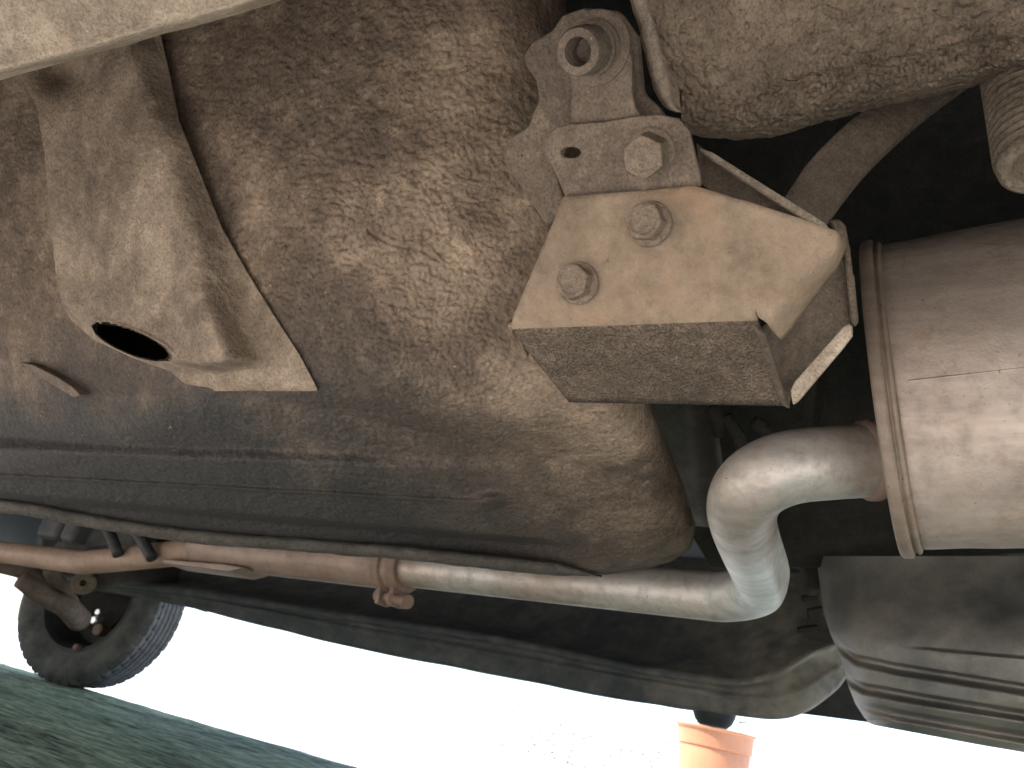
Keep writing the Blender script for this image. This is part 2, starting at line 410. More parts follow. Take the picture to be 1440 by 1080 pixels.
def pan_relief(x, y):
    "dents, ridges and the wrinkled underseal, metres towards the camera"
    r = .010 * (1 - .6 * sstep(600, 800, x)) * (fbm(x / 150., y / 150., 3) - .5)
    zone = bump1(x, 430, 330) * bump1(y, 310, 270)
    wx = x + 40 * (fbm(x / 60, y / 60, 3) - .5); wy = y + 40 * (fbm(x / 60 + 40, y / 60 + 11, 3) - .5)
    f1, f2 = worley(wx / 24. + .2 * wy / 24, wy / 17.)
    patch = sstep(.38, .62, fbm(x / 110. + 5, y / 110. + 2, 3))
    r += zone * (.3 + .7 * patch) * .0027 * (np.minimum(f2 - f1, .45) / .45)
    f1, f2 = worley(wx / 12., wy / 9. + .3 * wx / 12)
    zone2 = np.clip(bump1(x, 520, 300) * bump1(y, 450, 320) * 1.2, 0, 1) * (1 - .8 * sstep(640, 800, x))
    r += zone2 * .0017 * (np.minimum(f2 - f1, .5) / .5)
    r += .0030 * (1 - .75 * sstep(600, 800, x)) * (fbm(x / 18., y / 14., 4) - .5)
    # a long torn crease in the coating
    tt = (x - 515) / 105.; yc = 322 + 48 * tt + 5 * np.sin(tt * 6)
    r += np.where((tt > 0) & (tt < 1), -.003 * bump1(y, yc, 2.6) + .0018 * bump1(y, yc - 6, 5), 0)
    # stamped ridges of the bottom, running with the car
    vp = (y - VPY) / (x - VPX)                      # constant along lines to the vanishing point
    yr = VPY + vp * (700 - VPX)                     # the height of such a line at x = 700
    fade = 1 - sstep(420, 800, x)
    yl = y - x * .045
    lowz = sstep(560, 600, y)
    r += .022 * sstep(612, 634, yl + 6 * (fbm(x / 120, y * 0, 2) - .5)) * fade * lowz
    r += .009 * bump1(y - x * .055, 668, 2.0) * (1 - sstep(650, 715, x))
    r -= .035 * sstep(691, 703, y - x * .085) * (1 - sstep(720, 850, x))
    r += .02 * bump1((x - 690) + (y - 700) * .8, 0, 22) * bump1(y, 703, 9)
    return r
nu, nv = 520, 440
U, Vv = np.meshgrid(np.linspace(0, 1, nu), np.linspace(0, 1, nv))
X_ = -220 + U * 1100; 
for _ in range(6):
    Y_ = -130 + Vv * (interp(X_, YB) + 130); X_ = -220 + U * (interp(Y_, XR) + 220)
D_ = pan_base(X_, Y_)
edge = np.clip(np.minimum(U.max() - U, 1) * 30, 0, 1)
pts = P(X_, Y_, D_ - pan_relief(X_, Y_) * np.clip((1 - U) * 25, 0, 1))
# returns round the rim so that the well has depth
back = P(X_[:, -1], Y_[:, -1], D_[:, -1] + .10)[:, None]
pts = np.concatenate([pts, back], 1)
xb = np.append(X_[-1], X_[-1, -1]); yb_ = np.append(Y_[-1], Y_[-1, -1]); db = np.append(D_[-1], D_[-1, -1] + .1)
row = P(xb, yb_, db) + np.array([.02, 0, .05])
pts = np.concatenate([pts, row[None]], 0)
hm = np.ones(pts.shape[:2], bool)
hm[:nv, :nu] = np.hypot(((X_ - 186) * .927 + (Y_ - 481) * .375) / 52., (-(X_ - 186) * .375 + (Y_ - 481) * .927) / 14.) > 1
pan = grid_mesh('floor_pan', pts, m_pan, car, mask=hm, label='dusty brown wrinkled floor pan bulging down')

# --- rolled seam lip along the bottom of the well
ln = [(-220, 697), (0, 713), (140, 737), (280, 757), (420, 768), (560, 779), (700, 794), (800, 804), (846, 811)]
lp = curve_pts([(x, y) for x, y in ln], 24)
dl = pan_base(lp[:, 0], np.minimum(lp[:, 1], interp(lp[:, 0], YB))) - .012
rows = []
for oy, od in ((-13, .03), (-11, .006), (-7, -.002), (0, -.003), (6, .0), (8, .006), (7, .03), (-6, .03)):
    tp = np.clip((846 - lp[:, 0]) / 60, .15, 1)
    wob = (fbm(lp[:, 0] / 20, lp[:, 1] * 0 + oy, 3) - .5) * 3
    rows.append(P(lp[:, 0], lp[:, 1] + oy * tp + wob, dl + od))
grid_mesh('seam_lip', np.array(rows), m_lipd, pan)

# --- welded gusset with the round opening, left
GR = [(-20, 215), (50, 226), (110, 240), (170, 252), (240, 280), (320, 312), (380, 346), (440, 383), (500, 422), (546, 446)]
GL = [(-20, 20), (110, 30), (150, 52), (220, 63), (300, 70), (380, 78), (430, 87), (450, 100), (478, 132), (505, 190), (522, 240), (540, 260), (546, 300)]
n1, n2 = 190, 230
U, Vv = np.meshgrid(np.linspace(0, 1, n1), np.linspace(0, 1, n2))
Yg = -20 + Vv * 570.0
xl = interp(Yg, GL); xr = interp(Yg, GR); Xg = xl + U * (xr - xl)
gb = pan_base(Xg, Yg)
boxh = (1 - sstep(150 + .32 * Yg, 225 + .33 * Yg, Xg))
low = 1 - sstep(-12, 10, Yg - interp(Xg, [(60, 420), (90, 436), (110, 446), (170, 482), (240, 515), (290, 520), (340, 514), (460, 520)]))   # lower end of the box
lift = .006 + .038 * boxh * (.25 + .75 * low)
lift += .012 * sstep(225, 300, Xg) * (1 - sstep(506, 521, Yg)) * (1 - sstep(-70, -15, Xg - xr + 40))
lift += .0016 * (fbm(Xg / 14, Yg / 14, 4) - .5) + .006 * (fbm(Xg / 90, Yg / 90, 3) - .5)
# pressed hollow at the top of the box
lift -= .035 * bump1(Xg, 85, 30) * bump1(Yg, 100, 32)
Dg = gb - lift
ca, sa = math.cos(math.radians(22)), math.sin(math.radians(22))
ex = ((Xg - 186) * ca + (Yg - 481) * sa); ey = (-(Xg - 186) * sa + (Yg - 481) * ca)
rr = np.hypot(ex / 57., ey / 15.5) + .16 * (fbm(Xg / 9, Yg / 9, 3) - .5)
Dg = Dg - .0022 * bump1(rr, 1.14, .12) * (.4 + 1.2 * fbm(Xg / 12, Yg / 12, 3))
pts = P(Xg, Yg, Dg)
sk = lambda a: a
Lback = P(Xg[:, 0], Yg[:, 0], gb[:, 0] + .004)[:, None]; Rback = P(Xg[:, -1], Yg[:, -1], gb[:, -1] + .006)[:, None]
full = np.concatenate([Lback, pts, Rback], 1)
bot = full[-1:].copy(); bot[0, 1:-1] = P(Xg[-1], Yg[-1], gb[-1] + .006)
full = np.concatenate([full, bot], 0)
mk = np.ones(full.shape[:2], bool); mk[:n2, 1:n1 + 1] = rr > 1.0
gus = grid_mesh('gusset', full, m_gus, car, mask=mk, label='pale dusty welded gusset with an oval opening')
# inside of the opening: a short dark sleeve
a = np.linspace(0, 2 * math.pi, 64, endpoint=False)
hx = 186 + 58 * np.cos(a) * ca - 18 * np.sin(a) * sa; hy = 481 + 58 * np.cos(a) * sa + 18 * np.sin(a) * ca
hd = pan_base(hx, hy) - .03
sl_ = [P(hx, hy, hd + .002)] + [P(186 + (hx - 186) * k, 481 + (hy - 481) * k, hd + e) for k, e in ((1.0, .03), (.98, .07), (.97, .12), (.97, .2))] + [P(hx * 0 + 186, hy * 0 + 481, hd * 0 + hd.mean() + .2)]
grid_mesh('opening', np.array(sl_), m_black, gus, closed=True)
# small welded tab left
tb = plane3((30, 510, .60), (110, 553, .60), (60, 500, .585))
slabpart('weld_tab', [P(x, y, float(pan_base(np.array(float(x)), np.array(float(y)))) - .012) for x, y in ((28, 509), (46, 513), (80, 530), (104, 546), (113, 556), (103, 559), (78, 544), (44, 522))], .012, m_brown, car)

# --- bumper beam across the top left, close to the camera
lo = curve_pts([(-760, 268), (-480, 212), (-220, 158), (-60, 124), (0, 106), (60, 90), (150, 66), (230, 43), (300, 24), (372, 3), (420, -14), (520, -50), (700, -110)], 20)
rows = []
dd = .33 - (lo[:, 0] / 1440) * .05
for oy, od in ((6, .035), (-2, .012), (-6, .002), (-12, -.001), (-20, .0), (-60, -.006), (-120, -.016), (-220, -.03), (-320, .0), (-320, .08)):
    wb = (fbm(lo[:, 0] / 30, lo[:, 0] * 0 + oy * .2, 4) - .5) * 7 * (1 if oy > -30 else 2)
    rows.append(P(lo[:, 0], lo[:, 1] + oy + wb * .6, dd + od + (fbm(lo[:, 0] / 50, lo[:, 0] * 0 + oy * .1, 3) - .5) * .006))
grid_mesh('bumper_beam', np.array(rows), m_lip, car, label='pale dusty beam edge across the upper left')

# --- chassis member at the top right, crusted with mud
bx = np.linspace(0, 1, 260); 
fold = [(948, 118), (985, 135), (1040, 140), (1120, 112), (1220, 88), (1330, 70), (1440, 48), (1600, 10)]
bot_ = [(962, 186), (985, 193), (1040, 197), (1085, 195), (1125, 183), (1160, 171), (1240, 150), (1330, 132), (1440, 102), (1600, 58)]
xx = 958 + bx * 634
yf = interp(xx, fold); ybm = interp(xx, bot_) + (fbm(xx / 9, xx * 0, 3) - .5) * 5
prof = []
d0 = .40 - (xx - 950) * .00012
for t in np.linspace(0, 1, 60):            # face from above the frame down to the fold
    yv = -120 + (yf + 120) * t; sh_x = (interp(yv, [(-120, 872), (0, 902), (60, 916), (110, 936), (150, 956)]) - 958) * (1 - bx)
    prof.append((xx + sh_x, yv, d0 - .03 + .03 * t ** 2))
for t in np.linspace(.02, 1, 46):          # crusted lower band, turned under
    prof.append((xx, yf + (ybm - yf) * t, d0 + .004 * t + .03 * t ** 4))
pr = []
for i, (x, y, d) in enumerate(prof):
    f1, f2 = worley(x / 9. , y / 13.)
    band = sstep(yf - 40, yf + 10, y)
    rel = .0026 * band * (np.minimum(f2 - f1, .5)) * 2 + .004 * (fbm(x / 40, y / 40, 3) - .5) + .002 * (fbm(x / 8, y / 9, 3) - .5)
    pr.append(P(x, y, d - rel))
pr.append(P(xx, ybm - 4, d0 + .09)); pr.append(P(xx, ybm - 60, d0 + .10))
mem = np.array(pr)
side = mem[:, :1] + (P(975, 150, .50) - P(952, 150, .40)) * .6
member = grid_mesh('chassis_member', np.concatenate([side, mem], 1), m_crust, car, label='mud crusted chassis member at the upper right')
# its folded end flange
fl_ = curve_pts([(893, -40, .385), (900, 0, .387), (912, 40, .39), (921, 80, .392), (931, 118, .394), (944, 150, .396), (957, 158, .397)], 14)
rows = []
for ox, od in ((-14, .012), (-11, .001), (-5, -.002), (6, -.002), (11, .0), (14, .008), (36, .03)):
    tp = 1 - .45 * sstep(120, 160, fl_[:, 1])
    rows.append(P(fl_[:, 0] + ox * tp + (fbm(fl_[:, 1] / 9, fl_[:, 1] * 0 + ox, 3) - .5) * 4, fl_[:, 1], fl_[:, 2] - .012 + od))
grid_mesh('end_flange', np.array(rows), m_lip, member)

# --- bracket: folded steel box with bolts
pb = plane3((715, 460, .400), (1062, 447, .345), (795, 275, .372))
bn, bq = pb
def pbp(x, y, push=0): return P(x, y, onplane(x, y, *pb)) - bn * push
Bl, Br = pbp(715, 461), pbp(1064, 449)
Fl, Fr = P(800, 566, .452), P(1106, 571, .398)
def fillet(a, b, c, r, n=6):
    u = (a - b) / np.linalg.norm(a - b); v = (c - b) / np.linalg.norm(c - b)
    p0 = b + u * r; p1 = b + v * r
    return [(1 - t) ** 2 * p0 + 2 * t * (1 - t) * b + t * t * p1 for t in np.linspace(0, 1, n)]
tops = [(793, 276), (850, 272), (920, 267), (975, 261), (1000, 268), (1040, 281)]
NC = 40
cols = []
tl, tr = pbp(793, 276), pbp(1045, 282)
for i in range(NC + 1):
    t = i / NC
    topx = 793 + (1045 - 793) * t; top = pbp(topx, interp(topx, tops))
    f = Bl + (Br - Bl) * t; fa = Fl + (Fr - Fl) * t
    fi = fillet(top, f, fa, .0085)
    nt_ = 14; nb_ = 10
    col = [top + (fi[0] - top) * k / nt_ for k in range(nt_)] + fi + [fi[-1] + (fa - fi[-1]) * k / nb_ for k in range(1, nb_ + 1)]
    cols.append(col)
cols = np.array(cols)                          # column, row, xyz
nplate = 14 + 2                                # rows that belong to the flat plate
vs = [tuple(p) for p in cols.reshape(-1, 3)]; R_ = cols.shape[1]
fs = [(i * R_ + k, (i + 1) * R_ + k, (i + 1) * R_ + k + 1, i * R_ + k + 1) for i in range(NC) for k in range(R_ - 1)]
ridx = [NC * R_ + k for k in range(nplate)]
ends = [(1172, 324), (1186, 346), (1182, 358), (1078, 452)]
prev = ridx
def flapcol(t0):
    pass
dt = [(1090, 296), (1135, 310), (1172, 324)]
dbm = [(1066, 446), (1069, 448), (1074, 451)]
for (a, b) in zip(dt, dbm):
    new = []
    for k in range(nplate):
        t = k / (nplate - 1); new.append(len(vs)); x = a[0] + (b[0] - a[0]) * t; y = a[1] + (b[1] - a[1]) * t
        # the outer corner is rounded
        if (a[0] == 1172): x += 16 * bump1(t, .16, .12); 
        vs.append(tuple(pbp(x, y)))
    fs += [(prev[k], new[k], new[k + 1], prev[k + 1]) for k in range(nplate - 1)]
    prev = new
# flap folded back along the slanting end
for st in range(1, 7):
    new = []
    for k in range(nplate):
        t = k / (nplate - 1)
        a0 = np.array([1176 + 16 * bump1(t, .16, .12) + (1074 - 1172) * t, 324 + (451 - 324) * t]); e0 = np.array([1190 + (1094 - 1190) * t, 362 + (487 - 362) * t])
        e0 = e0 + np.array([0, -14]) * bump1(t, 0, .1)
        q = st / 6
        xy = a0 + (e0 - a0) * q
        push = .0 + .016 * q ** 1.6
        new.append(len(vs)); vs.append(tuple(pbp(xy[0], xy[1], push)))
    fs += [(prev[k], new[k], new[k + 1], prev[k + 1]) for k in range(nplate - 1)]
    prev = new
bracket = thing('mounting_bracket', 'x', 'x', tuple(pbp(900, 400)))
del bracket['label'], bracket['category']
bracket.parent = car; bracket.matrix_parent_inverse = Matrix.Translation(car.location).inverted()
bracket['label'] = 'dusty tan box bracket held by three hex bolts'
shell = pyd('folded_plate', vs, fs, m_plate, bracket)
md = shell.modifiers.new('sheet', 'SOLIDIFY'); md.thickness = .0028; md.offset = -1
me = shell.data; me.materials.append(m_road)
for p in me.polygons:
    if p.index < NC * (R_ - 1) and (p.index % (R_ - 1)) >= 17: p.material_index = 1
# flip normals if needed so that the sheet thickens away from the camera
nrm = me.polygons[0].normal
if nrm.dot(V(bn)) < 0: me.flip_normals()
# left end: little pointed lug of the bottom sheet
slabpart('corner_lug', [pbp(709, 460, .003), pbp(716, 458, .003), pbp(722, 470, .003), P(742, 502, .425), P(738, 508, .43), pbp(712, 472, .006)], .003, m_plate, bracket)
# inner channel seen through the open end
def inn(pts, push): return [pbp(x, y, push) for x, y in pts]
slabpart('inner_plate', [P(1068, 462, .372), P(1100, 440, .374), P(1190, 360, .372), P(1203, 390, .371), P(1209, 455, .374), P(1190, 462, .38), P(1118, 545, .396), P(1110, 574, .402), P(1098, 556, .398)], .003, m_brown, bracket)
slabpart('end_lip', [P(1057, 456, .3475), P(1066, 466, .3495), P(1076, 470, .352), P(1111, 577, .3985), P(1098, 570, .396)], .003, m_brown, bracket)
slabpart('rear_flap', [P(1111, 551, .385), P(1116, 538, .382), P(1184, 461, .362), P(1192, 455, .360), P(1198, 459, .359), P(1198, 474, .360), P(1186, 490, .364), P(1122, 566, .384), P(1114, 571, .387)], .003, m_lip, bracket, bevel=.0015)
slabpart('outer_plate', [P(1166, 309, .362), P(1184, 309, .362), P(1191, 318, .362), P(1197, 350, .364), P(1209, 452, .373), P(1204, 462, .374), P(1198, 452, .373), P(1187, 348, .364)], .004, m_brown, bracket, bevel=.0015)
slabpart('top_strut', [P(983, 207, .372), P(1002, 213, .370), P(1080, 262, .362), P(1160, 312, .354), P(1169, 322, .353), P(1166, 329, .353), P(1080, 276, .361), P(1000, 222, .369)], .003, m_lip, bracket)
slabpart('gusset_web', [P(978, 200, .385), P(1000, 218, .378), P(1080, 272, .369), P(1166, 327, .360), P(1150, 326, .362), P(1060, 292, .372), P(1000, 270, .382), P(985, 258, .386)], .002, m_brown, bracket)

# plate that carries the bracket
pm = (bn, pbp(900, 300, .004))
slot = [(802 + 14 * math.cos(t), 214 + 7.5 * math.sin(t)) for t in np.linspace(0, 2 * math.pi, 16, endpoint=False)]
outl = [(762, 207), (768, 190), (780, 179), (800, 174), (850, 170), (890, 163), (925, 160), (955, 166), (970, 185), (977, 215), (984, 240), (986, 262), (975, 264), (920, 270), (850, 276), (795, 280), (783, 250)]
bm = bmesh.new()
ov = [bm.verts.new(p) for p in pl(pm, *outl)]; hv = [bm.verts.new(p) for p in pl(pm, *slot)]
oe = [bm.edges.new((ov[i], ov[(i + 1) % len(ov)])) for i in range(len(ov))]; he = [bm.edges.new((hv[i], hv[(i + 1) % len(hv)])) for i in range(len(hv))]
bmesh.ops.triangle_fill(bm, use_beauty=True, use_dissolve=False, edges=oe + he)
for f in list(bm.faces):
    c = f.calc_center_median(); 
ext = bmesh.ops.extrude_face_region(bm, geom=bm.faces[:])
for v in ext['geom']:
    if isinstance(v, bmesh.types.BMVert): v.co -= V(bn) * .0035
carrier = from_bm('carrier_plate', bm, m_brown, bracket, bevel=.0012, ang=50)
# tab with rounded head and the plates behind
pt = (bn, pbp(850, 120, .008))
slabpart('upright_tab', pl(pt, (802, 176), (803, 120), (800, 90), (800, 62), (812, 40), (835, 30), (860, 33), (880, 52), (888, 82), (889, 128), (893, 150), (905, 166), (890, 172)), .004, m_brown, bracket)
pr_ = (bn, pbp(780, 180, .022))
slabpart('rear_plate', pl(pr_, (738, 92), (735, 76), (748, 58), (775, 42), (790, 20), (820, 10), (870, 14), (895, 50), (903, 130), (925, 150), (935, 165), (900, 200), (800, 200), (782, 240), (796, 290), (772, 318), (764, 312), (735, 268), (709, 232), (708, 212), (722, 190), (743, 176), (748, 158), (757, 140), (752, 112)), .008, m_brown, bracket, bevel=.002)
ax_ = bn + .35 * np.array([0, 0, -1.]) ; ax_ /= np.linalg.norm(ax_)
bc = pl(pt, (838, 68))[0]
lathe('washer', [(-.002, 0), (-.002, .0168), (.0012, .0168), (.0022, .0155), (.0022, .005)], bc, bn, m_brown, bracket, 48)
lathe('bushing', [(0, .0125), (.004, .0128), (.0055, .0115), (.008, .0118), (.009, .0105), (.012, .0108), (.0145, .0102), (.024, .0104), (.0255, .0096), (.0255, .0062), (.021, .0056), (.012, .0052), (.012, 0)], bc, ax_, m_brown, bracket, 48, label='hollow bushing end on the upright tab')
# bolts: one mesh, three places
def hexbolt(name, r, hgt, wr, wt):
    prof = [(0, wr), (wt * .6, wr), (wt, wr * .93)]
    pts = lathe_pts(prof, (0, 0, 0), (0, 0, 1), 48)
    bm = bmesh.new()
    rows = [[bm.verts.new(p) for p in r_] for r_ in pts]
    for a, b in zip(rows[:-1], rows[1:]):
        for i in range(48): j = (i + 1) % 48; bm.faces.new((a[i], a[j], b[j], b[i]))
    def hexr(i, rad, z, rnd):
        t = 2 * math.pi * i / 48; k = (t % (math.pi / 3)) - math.pi / 6
        return (math.cos(t) * (rad * (rnd + (1 - rnd) * math.cos(math.pi / 6) / math.cos(k))), math.sin(t) * (rad * (rnd + (1 - rnd) * math.cos(math.pi / 6) / math.cos(k))), z)
    lv = [(r, wt * .9, .1), (r, hgt - r * .16, .1), (r * .975, hgt - r * .08, .25), (r * .93, hgt - r * .03, .6), (r * .84, hgt, 1), (r * .74, hgt - .0001, 1), (r * .6, hgt - .0008, 1)]
    pv = rows[-1]
    for rad, z, rd in lv:
        nw = [bm.verts.new(hexr(i, rad, z, rd)) for i in range(48)]
        for i in range(48): j = (i + 1) % 48; bm.faces.new((pv[i], pv[j], nw[j], nw[i]))
        pv = nw
    bm.faces.new(pv)
    bmesh.ops.recalc_face_normals(bm, faces=bm.faces[:])
    me = bpy.data.meshes.new(name); bm.to_mesh(me); bm.free(); return me
bme = hexbolt('bolt', .0090, .0090, .0108, .0024)
bme2 = hexbolt('bolt', .0098, .014, .0112, .001)
def place_bolt(me, c, mat, spin, tilt, lab):
    o = bpy.data.objects.new('bolt', me)
    COL.objects.link(o)
    if not me.materials: me.materials.append(mat)
    z = V(bn) + V(tilt); z.normalize(); q = z.to_track_quat('Z', 'Y')
    m4 = Matrix.Translation(V(c)) @ q.to_matrix().to_4x4() @ Matrix.Rotation(spin, 4, 'Z')
    o.parent = bracket; o.matrix_parent_inverse = wm(bracket).inverted()
    o.matrix_basis = m4; o['label'] = lab
    return o
m_bolt = mud('dusty_bolt', (.11, .088, .068), (.22, .182, .142), (.31, .262, .206), big=120, cell=420, cellamt=.0005, grain=1400, grainamt=.0002)
place_bolt(bme, pbp(814, 398), m_bolt, .25, (0, .06, .22), 'hex bolt nearest the left corner of the bracket')
place_bolt(bme, pbp(914, 315), m_bolt, .9, (0, .06, .22), 'middle hex bolt of the bracket')
place_bolt(bme2, pl(pm, (915, 215))[0], m_bolt, .5, (0, 0, -.3), 'upper rounder bolt head on the carrier plate')

# --- curved hanger strap
st = curve_pts([(1108, 332, .43), (1136, 293, .43), (1170, 246, .432), (1212, 202, .436), (1264, 158, .442), (1330, 112, .45), (1410, 62, .46)], 16)
wd = interp(np.linspace(0, 1, len(st)), [(0, 34), (.3, 37), (.6, 34), (1, 24)])
T2 = np.gradient(st[:, :2], axis=0); T2 /= np.linalg.norm(T2, axis=1)[:, None]; N2 = np.stack([-T2[:, 1], T2[:, 0]], 1)
rows = []
for k, od in ((-1, .006), (-1, 0), (-.93, -.0008), (-.5, -.002), (0, -.0024), (.5, -.002), (.80, -.001), (.86, .0), (1.0, .004), (1.0, .008), (-1, .008)):
    xy = st[:, :2] + N2 * (wd * k)[:, None]; rows.append(P(xy[:, 0], xy[:, 1], st[:, 2] + od))
grid_mesh('hanger_strap', np.array(rows), m_brown, car, label='curved brown strap rising behind the bracket')

# --- ribbed rubber hose end at the right edge
h0, h1 = P(1460, 236, .34), P(1436, 118, .375)
axh = h1 - h0; L = np.linalg.norm(axh)
prof = [(.012, 0), (.012, .0075), (.004, .009), (.0, .0105), (-.001, .0135), (.001, .0155), (.005, .0162)]
for i in range(16):
    z = .007 + i * .0052; prof += [(z, .0150), (z + .0014, .0168), (z + .0032, .0168), (z + .0046, .0150)]
lathe('ribbed_hose', prof, h0, axh, m_hose, car, 56, label='ribbed dusty hose end at the right edge', sharp=False)

# --- muffler
mc = P(1251, 553, .505); axm = np.array([.06, -1.0, .092]); axm /= np.linalg.norm(axm)
RZ, RX = .102, .084
def ellring(al, k, dz=0):
    a = np.linspace(0, 2 * math.pi, 120, endpoint=False)
    x = np.array([1, .06, 0]); x /= np.linalg.norm(x); z = np.cross(x, axm); z = -z if z[2] < 0 else z
    return mc + axm * al + (np.cos(a) * RX * k)[:, None] * x + (np.sin(a) * RZ * k)[:, None] * z
muffler = thing('muffler', 'x', 'x', tuple(mc)); del muffler['label'], muffler['category']
muffler['label'] = 'speckled steel muffler with a folded end rim'
muffler.parent = car; muffler.matrix_parent_inverse = Matrix.Translation(car.location).inverted()
sh = [ellring(al, k + .004 * math.sin(al * 37)) for al, k in [(.006, .985)] + [(x, 1 - .006 * math.exp(-((x - .03) / .012) ** 2)) for x in np.linspace(.009, .29, 60)] + [(.30, .97), (.30, .6), (.30, .01)]]
grid_mesh('shell', np.array(sh), m_muf, muffler, closed=True)
rim = [(a_ * .55, k_) for a_, k_ in [(-.004, .01), (-.004, .55), (-.003, .93), (-.006, .965), (-.0085, 1.0), (-.0085, 1.035), (-.006, 1.052), (.000, 1.055), (.004, 1.05), (.0052, 1.03), (.0055, 1.012), (.0075, 1.02), (.0095, 1.03), (.012, 1.028), (.0135, 1.01), (.014, .97)]]
ro = grid_mesh('end_rim', np.array([ellring(a, k) for a, k in rim]), m_rim, muffler, closed=True)
# lap seam along the shell
x_ = np.linspace(.014, .285, 60)
def onshell(al, ang, lift):
    x = np.array([1, .06, 0]); x /= np.linalg.norm(x); z = np.cross(x, axm); z = -z if z[2] < 0 else z
    return mc + np.multiply.outer(al, axm) + math.cos(ang) * (RX + lift) * x + math.sin(ang) * (RZ + lift) * z
aa = math.radians(199)
grid_mesh('lap_seam', np.array([onshell(x_, aa - .02, -.001), onshell(x_, aa - .005, .0005), onshell(x_, aa, .0007), onshell(x_, aa + .006, -.0005)]), m_muf, muffler)

# --- exhaust pipe
exhaust = thing('exhaust_pipe', 'x', 'x', tuple(P(700, 812, .92))); del exhaust['label'], exhaust['category']
exhaust['label'] = 'bent steel exhaust pipe running under the floor pan'
exhaust.parent = car; exhaust.matrix_parent_inverse = Matrix.Translation(car.location).inverted()
e_end = P(1086, 846, .712)
# straight run with the car's length
run = lambda d: e_end + np.array([0, 1.0, .0]) * d + np.array([-.0, 0, .006]) * d
path = [P(1270, 640, .50), P(1225, 647, .495), P(1165, 651, .492), P(1110, 657, .492), P(1067, 675, .497), P(1046, 702, .515), P(1044, 732, .547), P(1056, 772, .600), P(1070, 808, .652)]
path = curve_pts(path, 12)
q1 = path[-1]; q2 = run(.050)
t1 = path[-1] - path[-3]; t1 /= np.linalg.norm(t1)
arc = [(1 - t) ** 2 * q1 + 2 * t * (1 - t) * (q1 + t1 * .060) + t * t * q2 for t in np.linspace(0, 1, 22)][1:]
path = np.vstack([path, arc, [run(d) for d in np.linspace(.062, .47, 48)]])
# resample evenly
sg = np.r_[0, np.cumsum(np.linalg.norm(np.diff(path, axis=0), axis=1))]
u_ = np.linspace(0, sg[-1], 220); path = np.stack([np.interp(u_, sg, path[:, k]) for k in range(3)], 1)
for _ in range(3): path[1:-1] = (path[:-2] + 2 * path[1:-1] + path[2:]) / 4
cd_ = M.T @ (P(1060, 790, .62) - CP)
def crease(r, a, p, N, B):
    "the inside of the second bend was crushed a little by the pipe bender"
    s_ = np.linalg.norm(p - P(1057, 790, .63), axis=1); k = np.exp(-(s_ / .055) ** 2)
    tow = np.array([0.35, -1, -.25]); tow /= np.linalg.norm(tow)
    dirs = np.cos(a)[None, :, None] * N[:, None] + np.sin(a)[None, :, None] * B[:, None]
    dt_ = dirs @ tow
    return r * (1 - .20 * k[:, None] * np.exp(-((dt_ - 1) / .10) ** 2) + .05 * k[:, None] * np.exp(-((dt_ - .75) / .18) ** 2))
tube('pipe', path, .0235, m_pipe, exhaust, 72, label='grey bent tail pipe', fn=crease)
wp = P(1224, 647, .495)
lathe('weld_bead', [(-.006, .0232), (-.005, .0252), (-.001, .0266), (.003, .0262), (.006, .0246), (.007, .023)], wp, P(1165, 651, .492) - wp, m_rust, exhaust, 48)
c1 = run(.468)
pth = [run(d) for d in np.linspace(.45, .905, 30)]
def pr2(d): return run(d)
rr_ = np.full(30, .0292); rr_[0] = .0265; rr_[-1] = .018; rr_[-2] = .0262; rr_[-3] = .0284
tube('sleeve_pipe', pth, rr_, m_rustpipe, exhaust, 48, label='wider heat browned pipe left of the clamp')
tube('front_pipe', [run(d) + np.array([0, 0, -.045 * min(1, max(0, (d - .86)) / .35)]) for d in np.linspace(.86, 3.2, 40)],   .021, m_orange, exhaust, 32, label='orange brown pipe running to the front')
# flange where the sleeve ends
q = run(.88) + np.array([0, 0, -.014])
bm = bmesh.new(); slab(bm, [q + np.array(v) for v in ((-.03, -.10, -.012), (-.03, .05, -.014), (-.03, .05, -.02), (-.03, -.04, -.021), (-.03, -.12, -.022), (-.03, -.15, -.014))], .05)
from_bm('pipe_hanger_foot', bm, m_rustpipe, exhaust, bevel=.002)
# clamp: two collars and a bolt hanging below
axr = run(1) - run(0)
clamp = lathe('clamp', [(-.020, .024), (-.020, .0300), (-.016, .0322), (-.010, .0322), (-.008, .029), (.004, .029), (.006, .0335), (.013, .0345), (.019, .0325), (.020, .026)], c1, axr, m_rust, exhaust, 48, label='rusty pipe clamp with its bolt below')
bcl = c1 + np.array([-.004, -.004, -.040])
lathe('clamp_bolt', [(-.040, 0), (-.040, .0085), (-.032, .0092), (-.030, .006), (-.012, .006), (-.011, .0098), (-.003, .0098), (-.002, .006), (.018, .006), (.019, .0088), (.028, .0088), (.029, 0)], bcl, np.array([.25, 1, 0.1]), m_rust, clamp, 16)
bm = bmesh.new()
for dy in (-.010, .012):
    slab(bm, [c1 + np.array(v) for v in ((-.016, dy - .005, -.022), (.012, dy - .005, -.022), (.010, dy - .005, -.050), (-.012, dy - .005, -.050))], .007)
from_bm('clamp_ear', bm, m_rust, clamp, bevel=.0015)

